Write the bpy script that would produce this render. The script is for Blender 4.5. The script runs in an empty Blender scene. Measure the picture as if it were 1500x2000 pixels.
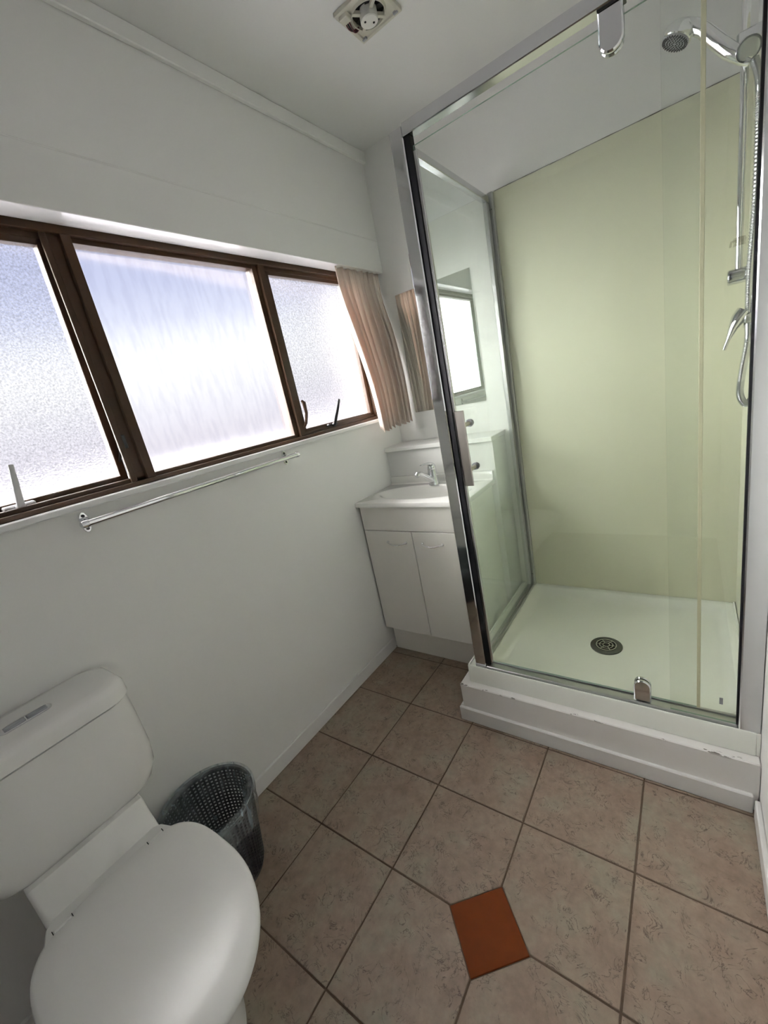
import bpy, bmesh, math, random
from mathutils import Vector, Matrix, noise
PI = math.pi
random.seed(7)
scene = bpy.context.scene
COL = scene.collection

# ------------------------------------------------------------------ camera
CAM = Vector((1.32524, -1.98758, 1.34653))
YAW, PITCH, ROLL, FPX = -0.666592, 0.271267, 0.207921, 802.187
_f = Vector((math.sin(YAW)*math.cos(PITCH), math.cos(YAW)*math.cos(PITCH), -math.sin(PITCH)))
_r = _f.cross(Vector((0, 0, 1))).normalized()
_d = _f.cross(_r)
_right = math.cos(ROLL)*_r + math.sin(ROLL)*_d
_down = -math.sin(ROLL)*_r + math.cos(ROLL)*_d
cd = bpy.data.cameras.new('camera')
cd.sensor_fit = 'HORIZONTAL'; cd.sensor_width = 36.0; cd.lens = FPX/1500.0*36.0
cd.clip_start = 0.02
cam = bpy.data.objects.new('camera', cd); COL.objects.link(cam)
_m = Matrix((_right, -_down, -_f)).transposed().to_4x4(); _m.translation = CAM
cam.matrix_world = _m
scene.camera = cam

# ------------------------------------------------------------------ world, light, exposure
w = bpy.data.worlds.new('sky'); scene.world = w; w.use_nodes = True
nt = w.node_tree; nt.nodes.clear()
wo = nt.nodes.new('ShaderNodeOutputWorld'); bg = nt.nodes.new('ShaderNodeBackground')
tc = nt.nodes.new('ShaderNodeTexCoord'); sp = nt.nodes.new('ShaderNodeSeparateXYZ')
rp = nt.nodes.new('ShaderNodeValToRGB')
nt.links.new(tc.outputs['Generated'], sp.inputs[0]); nt.links.new(sp.outputs['Z'], rp.inputs[0])
el = rp.color_ramp.elements
el[0].position = 0.0; el[0].color = (0.78, 0.75, 0.84, 1)
el[1].position = 1.0; el[1].color = (0.40, 0.47, 0.72, 1)
for p_, c_ in ((0.05, (0.86, 0.85, 0.94, 1)), (0.11, (0.97, 0.98, 1.02, 1)), (0.155, (1.08, 1.09, 1.12, 1)), (0.195, (1.06, 1.08, 1.12, 1)), (0.235, (0.64, 0.69, 0.93, 1)), (0.33, (0.56, 0.60, 0.82, 1))):
    e = el.new(p_); e.color = c_
nt.links.new(rp.outputs[0], bg.inputs[0]); nt.links.new(bg.outputs[0], wo.inputs[0])
bg.inputs['Strength'].default_value = 1.08
# very wide sun lamp added to light the room evenly through the window
sd = bpy.data.lights.new('fill_sun', 'SUN'); sd.energy = 122.0; sd.angle = math.radians(106); sd.color = (1.0, .985, .95)
so_ = bpy.data.objects.new('fill_sun', sd); COL.objects.link(so_); so_.location = (-6, -7, 5)
so_.rotation_euler = Vector((.86, 1.0, -1.30)).to_track_quat('-Z', 'Y').to_euler()
scene.view_settings.view_transform = 'Standard'
scene.view_settings.look = 'None'
scene.view_settings.gamma = 1.0
scene.view_settings.use_curve_mapping = False
scene.view_settings.exposure = 0.06
cy = scene.cycles
cy.use_denoising = True
cy.max_bounces = 7; cy.diffuse_bounces = 4; cy.glossy_bounces = 4; cy.transmission_bounces = 6
cy.use_adaptive_sampling = True; cy.adaptive_threshold = 0.25; cy.adaptive_min_samples = 16
cy.transparent_max_bounces = 16; cy.sample_clamp_indirect = 8.0
cy.caustics_refractive = True; cy.caustics_reflective = True; cy.blur_glossy = 0.5

# ------------------------------------------------------------------ materials
MATS = {}
def new_mat(name):
    m = bpy.data.materials.new(name); m.use_nodes = True
    n = m.node_tree; n.nodes.clear()
    out = n.nodes.new('ShaderNodeOutputMaterial')
    MATS[name] = m
    return m, n, out
def N(n, t, **kw):
    x = n.nodes.new(t)
    for k, v in kw.items():
        if k in x.inputs: x.inputs[k].default_value = v
        else: setattr(x, k, v)
    return x
def principled(name, col, rough=0.5, metal=0.0, bump=None, var=None, spec=0.5, coat=0.0, coord='Object'):
    """plain surface: base colour with a slight noise variation and fine relief"""
    m, n, out = new_mat(name)
    b = N(n, 'ShaderNodeBsdfPrincipled', Roughness=rough, Metallic=metal)
    b.inputs['Base Color'].default_value = (*col, 1)
    b.inputs['Specular IOR Level'].default_value = spec
    if coat: b.inputs['Coat Weight'].default_value = coat; b.inputs['Coat Roughness'].default_value = 0.05
    tcn = N(n, 'ShaderNodeTexCoord')
    if var:
        sc, amt = var
        nz = N(n, 'ShaderNodeTexNoise', Scale=sc, Detail=4.0)
        n.links.new(tcn.outputs[coord], nz.inputs['Vector'])
        mx = N(n, 'ShaderNodeMixRGB'); mx.blend_type = 'MIX'
        mx.inputs[1].default_value = (*[c*(1-amt) for c in col], 1)
        mx.inputs[2].default_value = (*[min(1, c*(1+amt)) for c in col], 1)
        n.links.new(nz.outputs['Fac'], mx.inputs[0]); n.links.new(mx.outputs[0], b.inputs['Base Color'])
    if bump:
        sc, st, dist = bump
        nz2 = N(n, 'ShaderNodeTexNoise', Scale=sc, Detail=3.0)
        n.links.new(tcn.outputs[coord], nz2.inputs['Vector'])
        bp = N(n, 'ShaderNodeBump', Strength=st, Distance=dist)
        n.links.new(nz2.outputs['Fac'], bp.inputs['Height']); n.links.new(bp.outputs[0], b.inputs['Normal'])
    n.links.new(b.outputs[0], out.inputs[0])
    return m

principled('wall_paint', (0.835, 0.835, 0.815), 0.42)
principled('ceiling_paint', (0.77, 0.775, 0.76), 0.6)
principled('trim_paint', (0.78, 0.775, 0.755), 0.28)
principled('enamel_paint', (0.835, 0.835, 0.815), 0.17)
principled('sill_paint', (0.82, 0.82, 0.82), 0.25, var=(3, .01))
principled('vanity_melamine', (0.88, 0.86, 0.80), 0.32, var=(5, .01))
principled('basin_acrylic', (0.83, 0.82, 0.79), 0.14, var=(4, .008))
principled('ceramic', (0.83, 0.825, 0.80), 0.12, var=(4, .008), coat=.3)
principled('seat_plastic', (0.82, 0.82, 0.80), 0.24, var=(6, .008))
principled('tray_acrylic', (0.85, 0.87, 0.80), 0.16, var=(5, .015))
principled('shower_panel', (0.70, 0.70, 0.545), 0.40, var=(3, .02))
principled('chrome', (0.72, 0.73, 0.74), 0.07, 1.0, bump=(25, .02, .002))
principled('chrome_bright', (0.85, 0.86, 0.87), 0.04, 1.0)
principled('alu_polished', (0.66, 0.67, 0.68), 0.15, 1.0, var=(8, .03))
principled('alu_satin', (0.50, 0.51, 0.51), 0.33, 1.0, var=(9, .05))
principled('brushed_steel', (0.47, 0.44, 0.41), 0.28, 1.0, bump=(120, .05, .002))
principled('grey_plastic', (0.33, 0.34, 0.36), 0.35, var=(9, .05))
principled('button_grey', (0.36, 0.37, 0.40), 0.3, 0.3)
principled('drain_dark', (0.060, 0.070, 0.062), 0.3, 0.2, var=(40, .4))
principled('black_rubber', (0.008, 0.008, 0.010), 0.6, spec=.12)
principled('bronze_frame', (0.046, 0.021, 0.009), 0.45, 0.0, var=(12, .25), spec=.3)
principled('black_metal', (0.015, 0.015, 0.017), 0.3, 0.3)
principled('handle_white', (0.60, 0.60, 0.62), 0.35, 0.1)
principled('grout', (0.085, 0.055, 0.035), 0.9, var=(30, .3))
principled('red_tile', (0.098, 0.021, 0.003), 0.6, var=(26, .22), bump=(140, .1, .002), spec=.1)
principled('fan_plastic', (0.56, 0.55, 0.46), 0.45, var=(30, .14))
principled('fan_hub', (0.72, 0.72, 0.67), 0.4, var=(20, .04))
principled('hole_shade_and_screw', (0.012, 0.011, 0.010), 0.8)  # near-black in place of shade inside holes and gaps; also screw heads
principled('wire_red', (0.11, 0.02, 0.03), 0.45)
principled('basket_plastic', (0.022, 0.024, 0.026), 0.4, var=(15, .2))
principled('caulk_dark', (0.18, 0.17, 0.13), 0.7, var=(40, .4))
principled('seal_yellow', (0.62, 0.60, 0.42), 0.35, var=(12, .08))
principled('glass_edge', (0.26, 0.36, 0.31), 0.12)
principled('eave_paint', (0.62, 0.56, 0.52), 0.6, var=(4, .08))
principled('house_wall', (0.56, 0.50, 0.56), 0.8, var=(2, .06))
principled('house_roof', (0.50, 0.42, 0.44), 0.7, var=(6, .15))
principled('ground_concrete', (0.105, 0.100, 0.112), 0.9, var=(1.5, .12))
principled('mirror_glass', (0.80, 0.83, 0.81), 0.012, 1.0)
principled('screw_steel', (0.12, 0.12, 0.12), 0.4, 0.8)

def brush_chip_paint():
    """white paint with small worn chips showing darker timber"""
    m, n, out = new_mat('plinth_paint')
    b = N(n, 'ShaderNodeBsdfPrincipled', Roughness=.32)
    t = N(n, 'ShaderNodeTexCoord')
    mp = N(n, 'ShaderNodeMapping'); mp.inputs['Scale'].default_value = (9, 30, 30)
    n.links.new(t.outputs['Object'], mp.inputs[0])
    nz = N(n, 'ShaderNodeTexNoise', Scale=2.2, Detail=5.0, Roughness=.6); n.links.new(mp.outputs[0], nz.inputs['Vector'])
    r = N(n, 'ShaderNodeValToRGB'); r.color_ramp.elements[0].position = .60; r.color_ramp.elements[1].position = .62
    n.links.new(nz.outputs['Fac'], r.inputs[0])
    sx = N(n, 'ShaderNodeSeparateXYZ'); n.links.new(t.outputs['Object'], sx.inputs[0])
    ed = N(n, 'ShaderNodeMapRange'); ed.inputs['From Min'].default_value = .078; ed.inputs['From Max'].default_value = .085; n.links.new(sx.outputs['Z'], ed.inputs['Value'])
    fr = N(n, 'ShaderNodeMapRange'); fr.inputs['From Min'].default_value = -.278; fr.inputs['From Max'].default_value = -.286; n.links.new(sx.outputs['Y'], fr.inputs['Value'])
    e2 = N(n, 'ShaderNodeMath', operation='MULTIPLY'); n.links.new(ed.outputs[0], e2.inputs[0]); n.links.new(fr.outputs[0], e2.inputs[1])
    wr = N(n, 'ShaderNodeMath', operation='MULTIPLY'); n.links.new(r.outputs[0], wr.inputs[0]); n.links.new(e2.outputs[0], wr.inputs[1])
    mx = N(n, 'ShaderNodeMixRGB'); mx.inputs[1].default_value = (.80, .785, .755, 1); mx.inputs[2].default_value = (.10, .08, .06, 1)
    n.links.new(wr.outputs[0], mx.inputs[0]); n.links.new(mx.outputs[0], b.inputs['Base Color'])
    n.links.new(b.outputs[0], out.inputs[0])
brush_chip_paint()

def tile_material():
    m, n, out = new_mat('floor_tile')
    b = N(n, 'ShaderNodeBsdfPrincipled', Roughness=.45)
    t = N(n, 'ShaderNodeTexCoord'); oi = N(n, 'ShaderNodeObjectInfo')
    off = N(n, 'ShaderNodeVectorMath', operation='SCALE'); off.inputs[0].default_value = (31.0, 17.0, 5.0)
    n.links.new(oi.outputs['Random'], off.inputs['Scale'])
    ad = N(n, 'ShaderNodeVectorMath', operation='ADD')
    n.links.new(t.outputs['Object'], ad.inputs[0]); n.links.new(off.outputs[0], ad.inputs[1])
    # broad pink / grey-green clouding
    n1 = N(n, 'ShaderNodeTexNoise', Scale=9.0, Detail=6.0, Roughness=.62); n.links.new(ad.outputs[0], n1.inputs['Vector'])
    r1 = N(n, 'ShaderNodeValToRGB'); e = r1.color_ramp.elements
    e[0].position = .30; e[0].color = (.215, .150, .110, 1)
    e[1].position = .72; e[1].color = (.250, .228, .172, 1)
    k = e.new(.5); k.color = (.258, .196, .148, 1)
    n.links.new(n1.outputs['Fac'], r1.inputs[0])
    n2 = N(n, 'ShaderNodeTexNoise', Scale=45.0, Detail=4.0, Roughness=.6); n.links.new(ad.outputs[0], n2.inputs['Vector'])
    mm = N(n, 'ShaderNodeMixRGB'); mm.blend_type = 'OVERLAY'; mm.inputs[0].default_value = .35
    n.links.new(r1.outputs[0], mm.inputs[1]); n.links.new(n2.outputs['Fac'], mm.inputs[2])
    # broken dark hairlines: contour of a distorted noise, kept only in patches
    n3 = N(n, 'ShaderNodeTexNoise', Scale=20.0, Detail=4.0, Roughness=.6, Distortion=1.8); n.links.new(ad.outputs[0], n3.inputs['Vector'])
    s_ = N(n, 'ShaderNodeMath', operation='SUBTRACT'); s_.inputs[1].default_value = .5; n.links.new(n3.outputs['Fac'], s_.inputs[0])
    a_ = N(n, 'ShaderNodeMath', operation='ABSOLUTE'); n.links.new(s_.outputs[0], a_.inputs[0])
    r3 = N(n, 'ShaderNodeValToRGB'); r3.color_ramp.elements[0].position = .0; r3.color_ramp.elements[0].color = (1, 1, 1, 1)
    r3.color_ramp.elements[1].position = .020; r3.color_ramp.elements[1].color = (0, 0, 0, 1)
    n.links.new(a_.outputs[0], r3.inputs[0])
    n4 = N(n, 'ShaderNodeTexNoise', Scale=22.0, Detail=2.0); n.links.new(ad.outputs[0], n4.inputs['Vector'])
    r4 = N(n, 'ShaderNodeValToRGB'); r4.color_ramp.elements[0].position = .45; r4.color_ramp.elements[1].position = .56
    n.links.new(n4.outputs['Fac'], r4.inputs[0])
    mu = N(n, 'ShaderNodeMath', operation='MULTIPLY'); n.links.new(r3.outputs[0], mu.inputs[0]); n.links.new(r4.outputs[0], mu.inputs[1])
    mu2 = N(n, 'ShaderNodeMath', operation='MULTIPLY'); mu2.inputs[1].default_value = .9; n.links.new(mu.outputs[0], mu2.inputs[0])
    mx = N(n, 'ShaderNodeMixRGB'); mx.inputs[2].default_value = (.062, .036, .025, 1)
    n.links.new(mu2.outputs[0], mx.inputs[0]); n.links.new(mm.outputs[0], mx.inputs[1])
    n.links.new(mx.outputs[0], b.inputs['Base Color'])
    bp = N(n, 'ShaderNodeBump', Strength=.10, Distance=.002); n.links.new(n2.outputs['Fac'], bp.inputs['Height']); n.links.new(bp.outputs[0], b.inputs['Normal'])
    n.links.new(b.outputs[0], out.inputs[0])
tile_material()

def schlick(n, f0=.04, normal=None):
    g = N(n, 'ShaderNodeNewGeometry')
    dt = N(n, 'ShaderNodeVectorMath', operation='DOT_PRODUCT')
    n.links.new(g.outputs['Incoming'], dt.inputs[0]); n.links.new(g.outputs['Normal'], dt.inputs[1])
    ab = N(n, 'ShaderNodeMath', operation='ABSOLUTE'); n.links.new(dt.outputs['Value'], ab.inputs[0])
    su = N(n, 'ShaderNodeMath', operation='SUBTRACT'); su.inputs[0].default_value = 1.0; n.links.new(ab.outputs[0], su.inputs[1])
    pw = N(n, 'ShaderNodeMath', operation='POWER'); pw.inputs[1].default_value = 5.0; n.links.new(su.outputs[0], pw.inputs[0])
    ml = N(n, 'ShaderNodeMath', operation='MULTIPLY_ADD'); ml.inputs[1].default_value = 1-f0; ml.inputs[2].default_value = f0
    n.links.new(pw.outputs[0], ml.inputs[0])
    return ml
def thin_glass(name, tint, film, film_col, rough=.0, f0=.04):
    """flat sheet glass: straight transmission, Fresnel reflection and a faint soap film"""
    m, n, out = new_mat(name)
    tr = N(n, 'ShaderNodeBsdfTransparent'); tr.inputs[0].default_value = (*tint, 1)
    gl = N(n, 'ShaderNodeBsdfGlossy', Roughness=rough); gl.inputs[0].default_value = (1, 1, 1, 1)
    mx = N(n, 'ShaderNodeMixShader'); s = schlick(n, f0)
    n.links.new(s.outputs[0], mx.inputs[0]); n.links.new(tr.outputs[0], mx.inputs[1]); n.links.new(gl.outputs[0], mx.inputs[2])
    last = mx
    if film:
        df = N(n, 'ShaderNodeBsdfDiffuse'); df.inputs[0].default_value = (*film_col, 1)
        tl = N(n, 'ShaderNodeBsdfTranslucent'); tl.inputs[0].default_value = (*film_col, 1)
        d2 = N(n, 'ShaderNodeMixShader'); d2.inputs[0].default_value = .5
        n.links.new(df.outputs[0], d2.inputs[1]); n.links.new(tl.outputs[0], d2.inputs[2])
        t = N(n, 'ShaderNodeTexCoord'); nz = N(n, 'ShaderNodeTexNoise', Scale=3.0, Detail=3.0); n.links.new(t.outputs['Object'], nz.inputs['Vector'])
        mu = N(n, 'ShaderNodeMath', operation='MULTIPLY'); mu.inputs[1].default_value = film*2; n.links.new(nz.outputs['Fac'], mu.inputs[0])
        m2 = N(n, 'ShaderNodeMixShader'); n.links.new(mu.outputs[0], m2.inputs[0]); n.links.new(mx.outputs[0], m2.inputs[1]); n.links.new(d2.outputs[0], m2.inputs[2])
        last = m2
    n.links.new(last.outputs[0], out.inputs[0])
thin_glass('door_glass', (.985, .993, .985), .006, (.75, .80, .72))
thin_glass('side_glass', (.955, .982, .965), .06, (.70, .82, .74))
thin_glass('clear_plastic', (.93, .92, .88), .08, (.8, .78, .7), .08)
def bag_material():
    m, n, out = new_mat('bag_plastic')
    tr = N(n, 'ShaderNodeBsdfTransparent'); tr.inputs[0].default_value = (.93, .95, .96, 1)
    gl = N(n, 'ShaderNodeBsdfGlossy', Roughness=.16)
    df = N(n, 'ShaderNodeBsdfDiffuse'); df.inputs[0].default_value = (.60, .70, .74, 1)
    t = N(n, 'ShaderNodeTexCoord'); mp = N(n, 'ShaderNodeMapping'); mp.inputs['Scale'].default_value = (1, 1, .35)
    n.links.new(t.outputs['Object'], mp.inputs[0])
    nz = N(n, 'ShaderNodeTexNoise', Scale=26.0, Detail=4.0, Roughness=.6, Distortion=1.2); n.links.new(mp.outputs[0], nz.inputs['Vector'])
    r = N(n, 'ShaderNodeValToRGB'); r.color_ramp.elements[0].position = .42; r.color_ramp.elements[0].color = (.07, .07, .07, 1)
    r.color_ramp.elements[1].position = .68; r.color_ramp.elements[1].color = (.46, .46, .46, 1); n.links.new(nz.outputs['Fac'], r.inputs[0])  # pale streaks mixed in as painted highlights on the wrinkles
    bp = N(n, 'ShaderNodeBump', Strength=.6, Distance=.006); n.links.new(nz.outputs['Fac'], bp.inputs['Height'])
    n.links.new(bp.outputs[0], gl.inputs['Normal']); n.links.new(bp.outputs[0], df.inputs['Normal'])
    m1 = N(n, 'ShaderNodeMixShader'); n.links.new(r.outputs[0], m1.inputs[0]); n.links.new(tr.outputs[0], m1.inputs[1]); n.links.new(df.outputs[0], m1.inputs[2])
    m2 = N(n, 'ShaderNodeMixShader'); s_ = schlick(n, .06); n.links.new(s_.outputs[0], m2.inputs[0]); n.links.new(m1.outputs[0], m2.inputs[1]); n.links.new(gl.outputs[0], m2.inputs[2])
    n.links.new(m2.outputs[0], out.inputs[0])
bag_material()

def obscure_glass(name, rough, bscale, bstr, stretch=(1, 1, 1), dark=.9):
    """frosted window pane: rough transmission with a pebbled relief"""
    m, n, out = new_mat(name)
    t = N(n, 'ShaderNodeTexCoord'); mp = N(n, 'ShaderNodeMapping'); mp.inputs['Scale'].default_value = stretch
    n.links.new(t.outputs['Object'], mp.inputs[0])
    nz = N(n, 'ShaderNodeTexNoise', Scale=bscale, Detail=2.5, Roughness=.6); n.links.new(mp.outputs[0], nz.inputs['Vector'])
    bp = N(n, 'ShaderNodeBump', Strength=bstr, Distance=.004); n.links.new(nz.outputs['Fac'], bp.inputs['Height'])
    rf = N(n, 'ShaderNodeBsdfRefraction', Roughness=rough, IOR=1.25)
    cr = N(n, 'ShaderNodeValToRGB'); cr.color_ramp.elements[0].position = .36; cr.color_ramp.elements[0].color = (dark, dark, dark+.01, 1)
    cr.color_ramp.elements[1].position = .56; cr.color_ramp.elements[1].color = (1, 1, 1, 1)
    n.links.new(nz.outputs['Fac'], cr.inputs[0]); n.links.new(cr.outputs[0], rf.inputs[0])
    n.links.new(bp.outputs[0], rf.inputs['Normal'])
    gl = N(n, 'ShaderNodeBsdfGlossy', Roughness=.25)
    n.links.new(bp.outputs[0], gl.inputs['Normal'])
    mx = N(n, 'ShaderNodeMixShader'); mx.inputs[0].default_value = .05
    tl = N(n, 'ShaderNodeBsdfTransparent'); n.links.new(cr.outputs[0], tl.inputs[0])
    m0 = N(n, 'ShaderNodeMixShader'); m0.inputs[0].default_value = .45
    n.links.new(rf.outputs[0], m0.inputs[1]); n.links.new(tl.outputs[0], m0.inputs[2])
    n.links.new(m0.outputs[0], mx.inputs[1]); n.links.new(gl.outputs[0], mx.inputs[2])
    n.links.new(mx.outputs[0], out.inputs[0])
obscure_glass('pebbled_glass', .19, 190, .4, dark=.80)
obscure_glass('reeded_glass', .24, 9, .05, (1, 5, 1), dark=.96)

def curtain_material():
    m, n, out = new_mat('curtain_fabric')
    t = N(n, 'ShaderNodeTexCoord'); nz = N(n, 'ShaderNodeTexNoise', Scale=420.0, Detail=2.0); n.links.new(t.outputs['Object'], nz.inputs['Vector'])
    mx = N(n, 'ShaderNodeMixRGB'); mx.inputs[1].default_value = (.76, .68, .61, 1); mx.inputs[2].default_value = (.86, .78, .71, 1)
    n.links.new(nz.outputs['Fac'], mx.inputs[0])
    df = N(n, 'ShaderNodeBsdfDiffuse'); tl = N(n, 'ShaderNodeBsdfTranslucent'); tl.inputs[0].default_value = (.86, .66, .58, 1)
    n.links.new(mx.outputs[0], df.inputs[0])
    ms = N(n, 'ShaderNodeMixShader'); ms.inputs[0].default_value = .24
    n.links.new(df.outputs[0], ms.inputs[1]); n.links.new(tl.outputs[0], ms.inputs[2])
    n.links.new(ms.outputs[0], out.inputs[0])
curtain_material()

# ------------------------------------------------------------------ mesh helpers
class MB:
    """collects pieces in world coordinates; build() links them as ONE mesh object"""
    def __init__(self): self.v = []; self.f = []; self.mi = []
    def add(self, vs, fs, mi=0):
        o = len(self.v); self.v += [Vector(x) for x in vs]
        self.f += [tuple(i+o for i in f) for f in fs]; self.mi += [mi]*len(fs); return self
    def bm(self, b, mi=0):
        b.verts.index_update(); o = len(self.v)
        self.v += [v.co.copy() for v in b.verts]
        for f in b.faces: self.f.append(tuple(v.index+o for v in f.verts)); self.mi.append(mi)
        b.free(); return self
    def box(self, x0, x1, y0, y1, z0, z1, bev=0.0, seg=1, mi=0, mat=None):
        b = bmesh.new(); bmesh.ops.create_cube(b, size=1.0)
        for v in b.verts: v.co = Vector(((x0+x1)/2+v.co.x*(x1-x0), (y0+y1)/2+v.co.y*(y1-y0), (z0+z1)/2+v.co.z*(z1-z0)))
        if bev: bmesh.ops.bevel(b, geom=b.edges[:], offset=bev, segments=seg, profile=.5, affect='EDGES')
        if mat is not None: bmesh.ops.transform(b, matrix=mat, verts=b.verts)
        return self.bm(b, mi)
    def prism(self, pts, axis, a, b_, bev=0.0, mi=0, seg=1):
        """polygon pts (2D) extruded along axis from a to b_; 2D order: x:(y,z) y:(x,z) z:(x,y)"""
        def P(p, t): return (t, p[0], p[1]) if axis == 'x' else ((p[0], t, p[1]) if axis == 'y' else (p[0], p[1], t))
        b = bmesh.new(); lo = [b.verts.new(P(p, a)) for p in pts]; hi = [b.verts.new(P(p, b_)) for p in pts]; n = len(pts)
        b.faces.new(lo); b.faces.new(hi[::-1])
        for i in range(n): b.faces.new((lo[i], hi[i], hi[(i+1) % n], lo[(i+1) % n]))
        bmesh.ops.recalc_face_normals(b, faces=b.faces[:])
        if bev:
            es = [e for e in b.edges if (e.verts[0] in lo) == (e.verts[1] in lo)]
            bmesh.ops.bevel(b, geom=es, offset=bev, segments=seg, profile=.5, affect='EDGES')
        return self.bm(b, mi)
    def tube(self, pts, r, seg=14, caps=True, mi=0, flat=None):
        """round (or flattened) tube along a polyline; r: radius or list"""
        pts = [Vector(p) for p in pts]; n = len(pts); rs = r if isinstance(r, (list, tuple)) else [r]*n
        t0 = (pts[1]-pts[0]).normalized()
        up = Vector((0, 0, 1)) if abs(t0.z) < .9 else Vector((1, 0, 0))
        nx = t0.cross(up).normalized(); vs = []
        for i in range(n):
            t = (pts[min(i+1, n-1)]-pts[max(i-1, 0)]).normalized()
            nx = (nx-t*nx.dot(t)).normalized(); ny = t.cross(nx)
            fl = flat[i] if isinstance(flat, (list, tuple)) else (flat or 1.0)
            for k in range(seg):
                a = 2*PI*k/seg
                vs.append(pts[i]+nx*math.cos(a)*rs[i]+ny*math.sin(a)*rs[i]*fl)
        fs = [(i*seg+k, i*seg+(k+1) % seg, (i+1)*seg+(k+1) % seg, (i+1)*seg+k) for i in range(n-1) for k in range(seg)]
        if caps: fs += [tuple(range(seg))[::-1], tuple((n-1)*seg+k for k in range(seg))]
        return self.add(vs, fs, mi)
    def cyl(self, p0, p1, r, seg=20, bev=0.0, mi=0):
        p0 = Vector(p0); p1 = Vector(p1); d = (p1-p0).normalized()
        if bev: return self.tube([p0, p0+d*.0001, p0+d*bev, p1-d*bev, p1-d*.0001, p1], [r-bev, r-bev, r, r, r-bev, r-bev], seg, mi=mi)
        return self.tube([p0, p1], r, seg, mi=mi)
    def lathe(self, prof, c, axis=(0, 0, 1), seg=32, mi=0, close=False):
        """prof: [(radius, height)] about axis through c"""
        ax = Vector(axis).normalized(); up = Vector((0, 0, 1)) if abs(ax.z) < .9 else Vector((1, 0, 0))
        nx = ax.cross(up).normalized(); ny = ax.cross(nx); c = Vector(c); vs = []; fs = []
        n = len(prof)
        for r, h in prof:
            for k in range(seg):
                a = 2*PI*k/seg; vs.append(c+ax*h+(nx*math.cos(a)+ny*math.sin(a))*max(r, 1e-5))
        for i in range(n-1 if not close else n):
            j = (i+1) % n
            for k in range(seg): fs.append((i*seg+k, i*seg+(k+1) % seg, j*seg+(k+1) % seg, j*seg+k))
        return self.add(vs, fs, mi)
    def build(self, name, mats, parent=None, smooth=True, angle=35):
        vs = self.v; lo = Vector((min(v.x for v in vs), min(v.y for v in vs), min(v.z for v in vs))); hi = Vector((max(v.x for v in vs), max(v.y for v in vs), max(v.z for v in vs)))
        c = (lo+hi)/2
        if parent is None: c.z = lo.z
        me = bpy.data.meshes.new(name); me.from_pydata([tuple(v-c) for v in vs], [], self.f)
        b = bmesh.new(); b.from_mesh(me); bmesh.ops.recalc_face_normals(b, faces=b.faces[:]); b.to_mesh(me); b.free()
        mats = mats if isinstance(mats, (list, tuple)) else [mats]
        for m in mats: me.materials.append(MATS[m])
        if len(mats) > 1:
            for p_, i in zip(me.polygons, self.mi): p_.material_index = i
        if smooth:
            me.polygons.foreach_set('use_smooth', [True]*len(me.polygons)); me.set_sharp_from_angle(angle=math.radians(angle))
        me.update()
        o = bpy.data.objects.new(name, me); link(o, c, parent)
        return o
WLOC = {}
def link(o, c, parent=None):
    COL.objects.link(o); c = Vector(c); WLOC[o.name] = c
    if parent is not None: o.parent = parent; o.location = c-WLOC[parent.name]
    else: o.location = c
def tag(o, label, cat, group=None):
    o['label'] = label; o['category'] = cat
    if group: o['group'] = group
    return o
def struct(o, label=None):
    o['kind'] = 'structure'
    if label: o['label'] = label
    return o
def empty(name, loc):
    o = bpy.data.objects.new(name, None); o.empty_display_size = .05; link(o, loc); return o
def smoothstep(a, b, x):
    t = max(0, min(1, (x-a)/(b-a))); return t*t*(3-2*t)
def arc(cx, cy_, r, a0, a1, n, ry=None):
    return [(cx+r*math.cos(a0+(a1-a0)*i/n), cy_+(ry or r)*math.sin(a0+(a1-a0)*i/n)) for i in range(n+1)]

# ------------------------------------------------------------------ room shell
H, YF, XR = 2.452, -2.75, 1.488
WT, WB, WY0, WY1 = 1.956, 1.222, -2.03, -.170     # window opening
b = MB()
b.box(-.10, 0, YF, .0, 0, WB); b.box(-.10, 0, YF, .0, WT, H); b.box(-.10, 0, WY1, .0, WB, WT); b.box(-.10, 0, YF, WY0, WB, WT)
struct(b.build('wall_left', 'wall_paint', smooth=False), 'white painted wall below and around the frosted window')
struct(MB().box(-.10, XR+.1, 0, .1, 0, H).build('wall_back', 'wall_paint', smooth=False), 'white painted end wall behind vanity and shower')
struct(MB().box(XR, XR+.1, YF, 0, 0, H).build('wall_right', 'wall_paint', smooth=False), 'white painted wall at the right edge beside the shower')
struct(MB().box(-.10, XR+.1, YF-.1, YF, 0, H).build('wall_front', 'wall_paint', smooth=False), 'white painted wall behind the camera')
struct(MB().box(-.10, XR+.1, YF-.1, .1, H, H+.08).build('ceiling', 'ceiling_paint', smooth=False), 'flat white painted ceiling')

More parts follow.
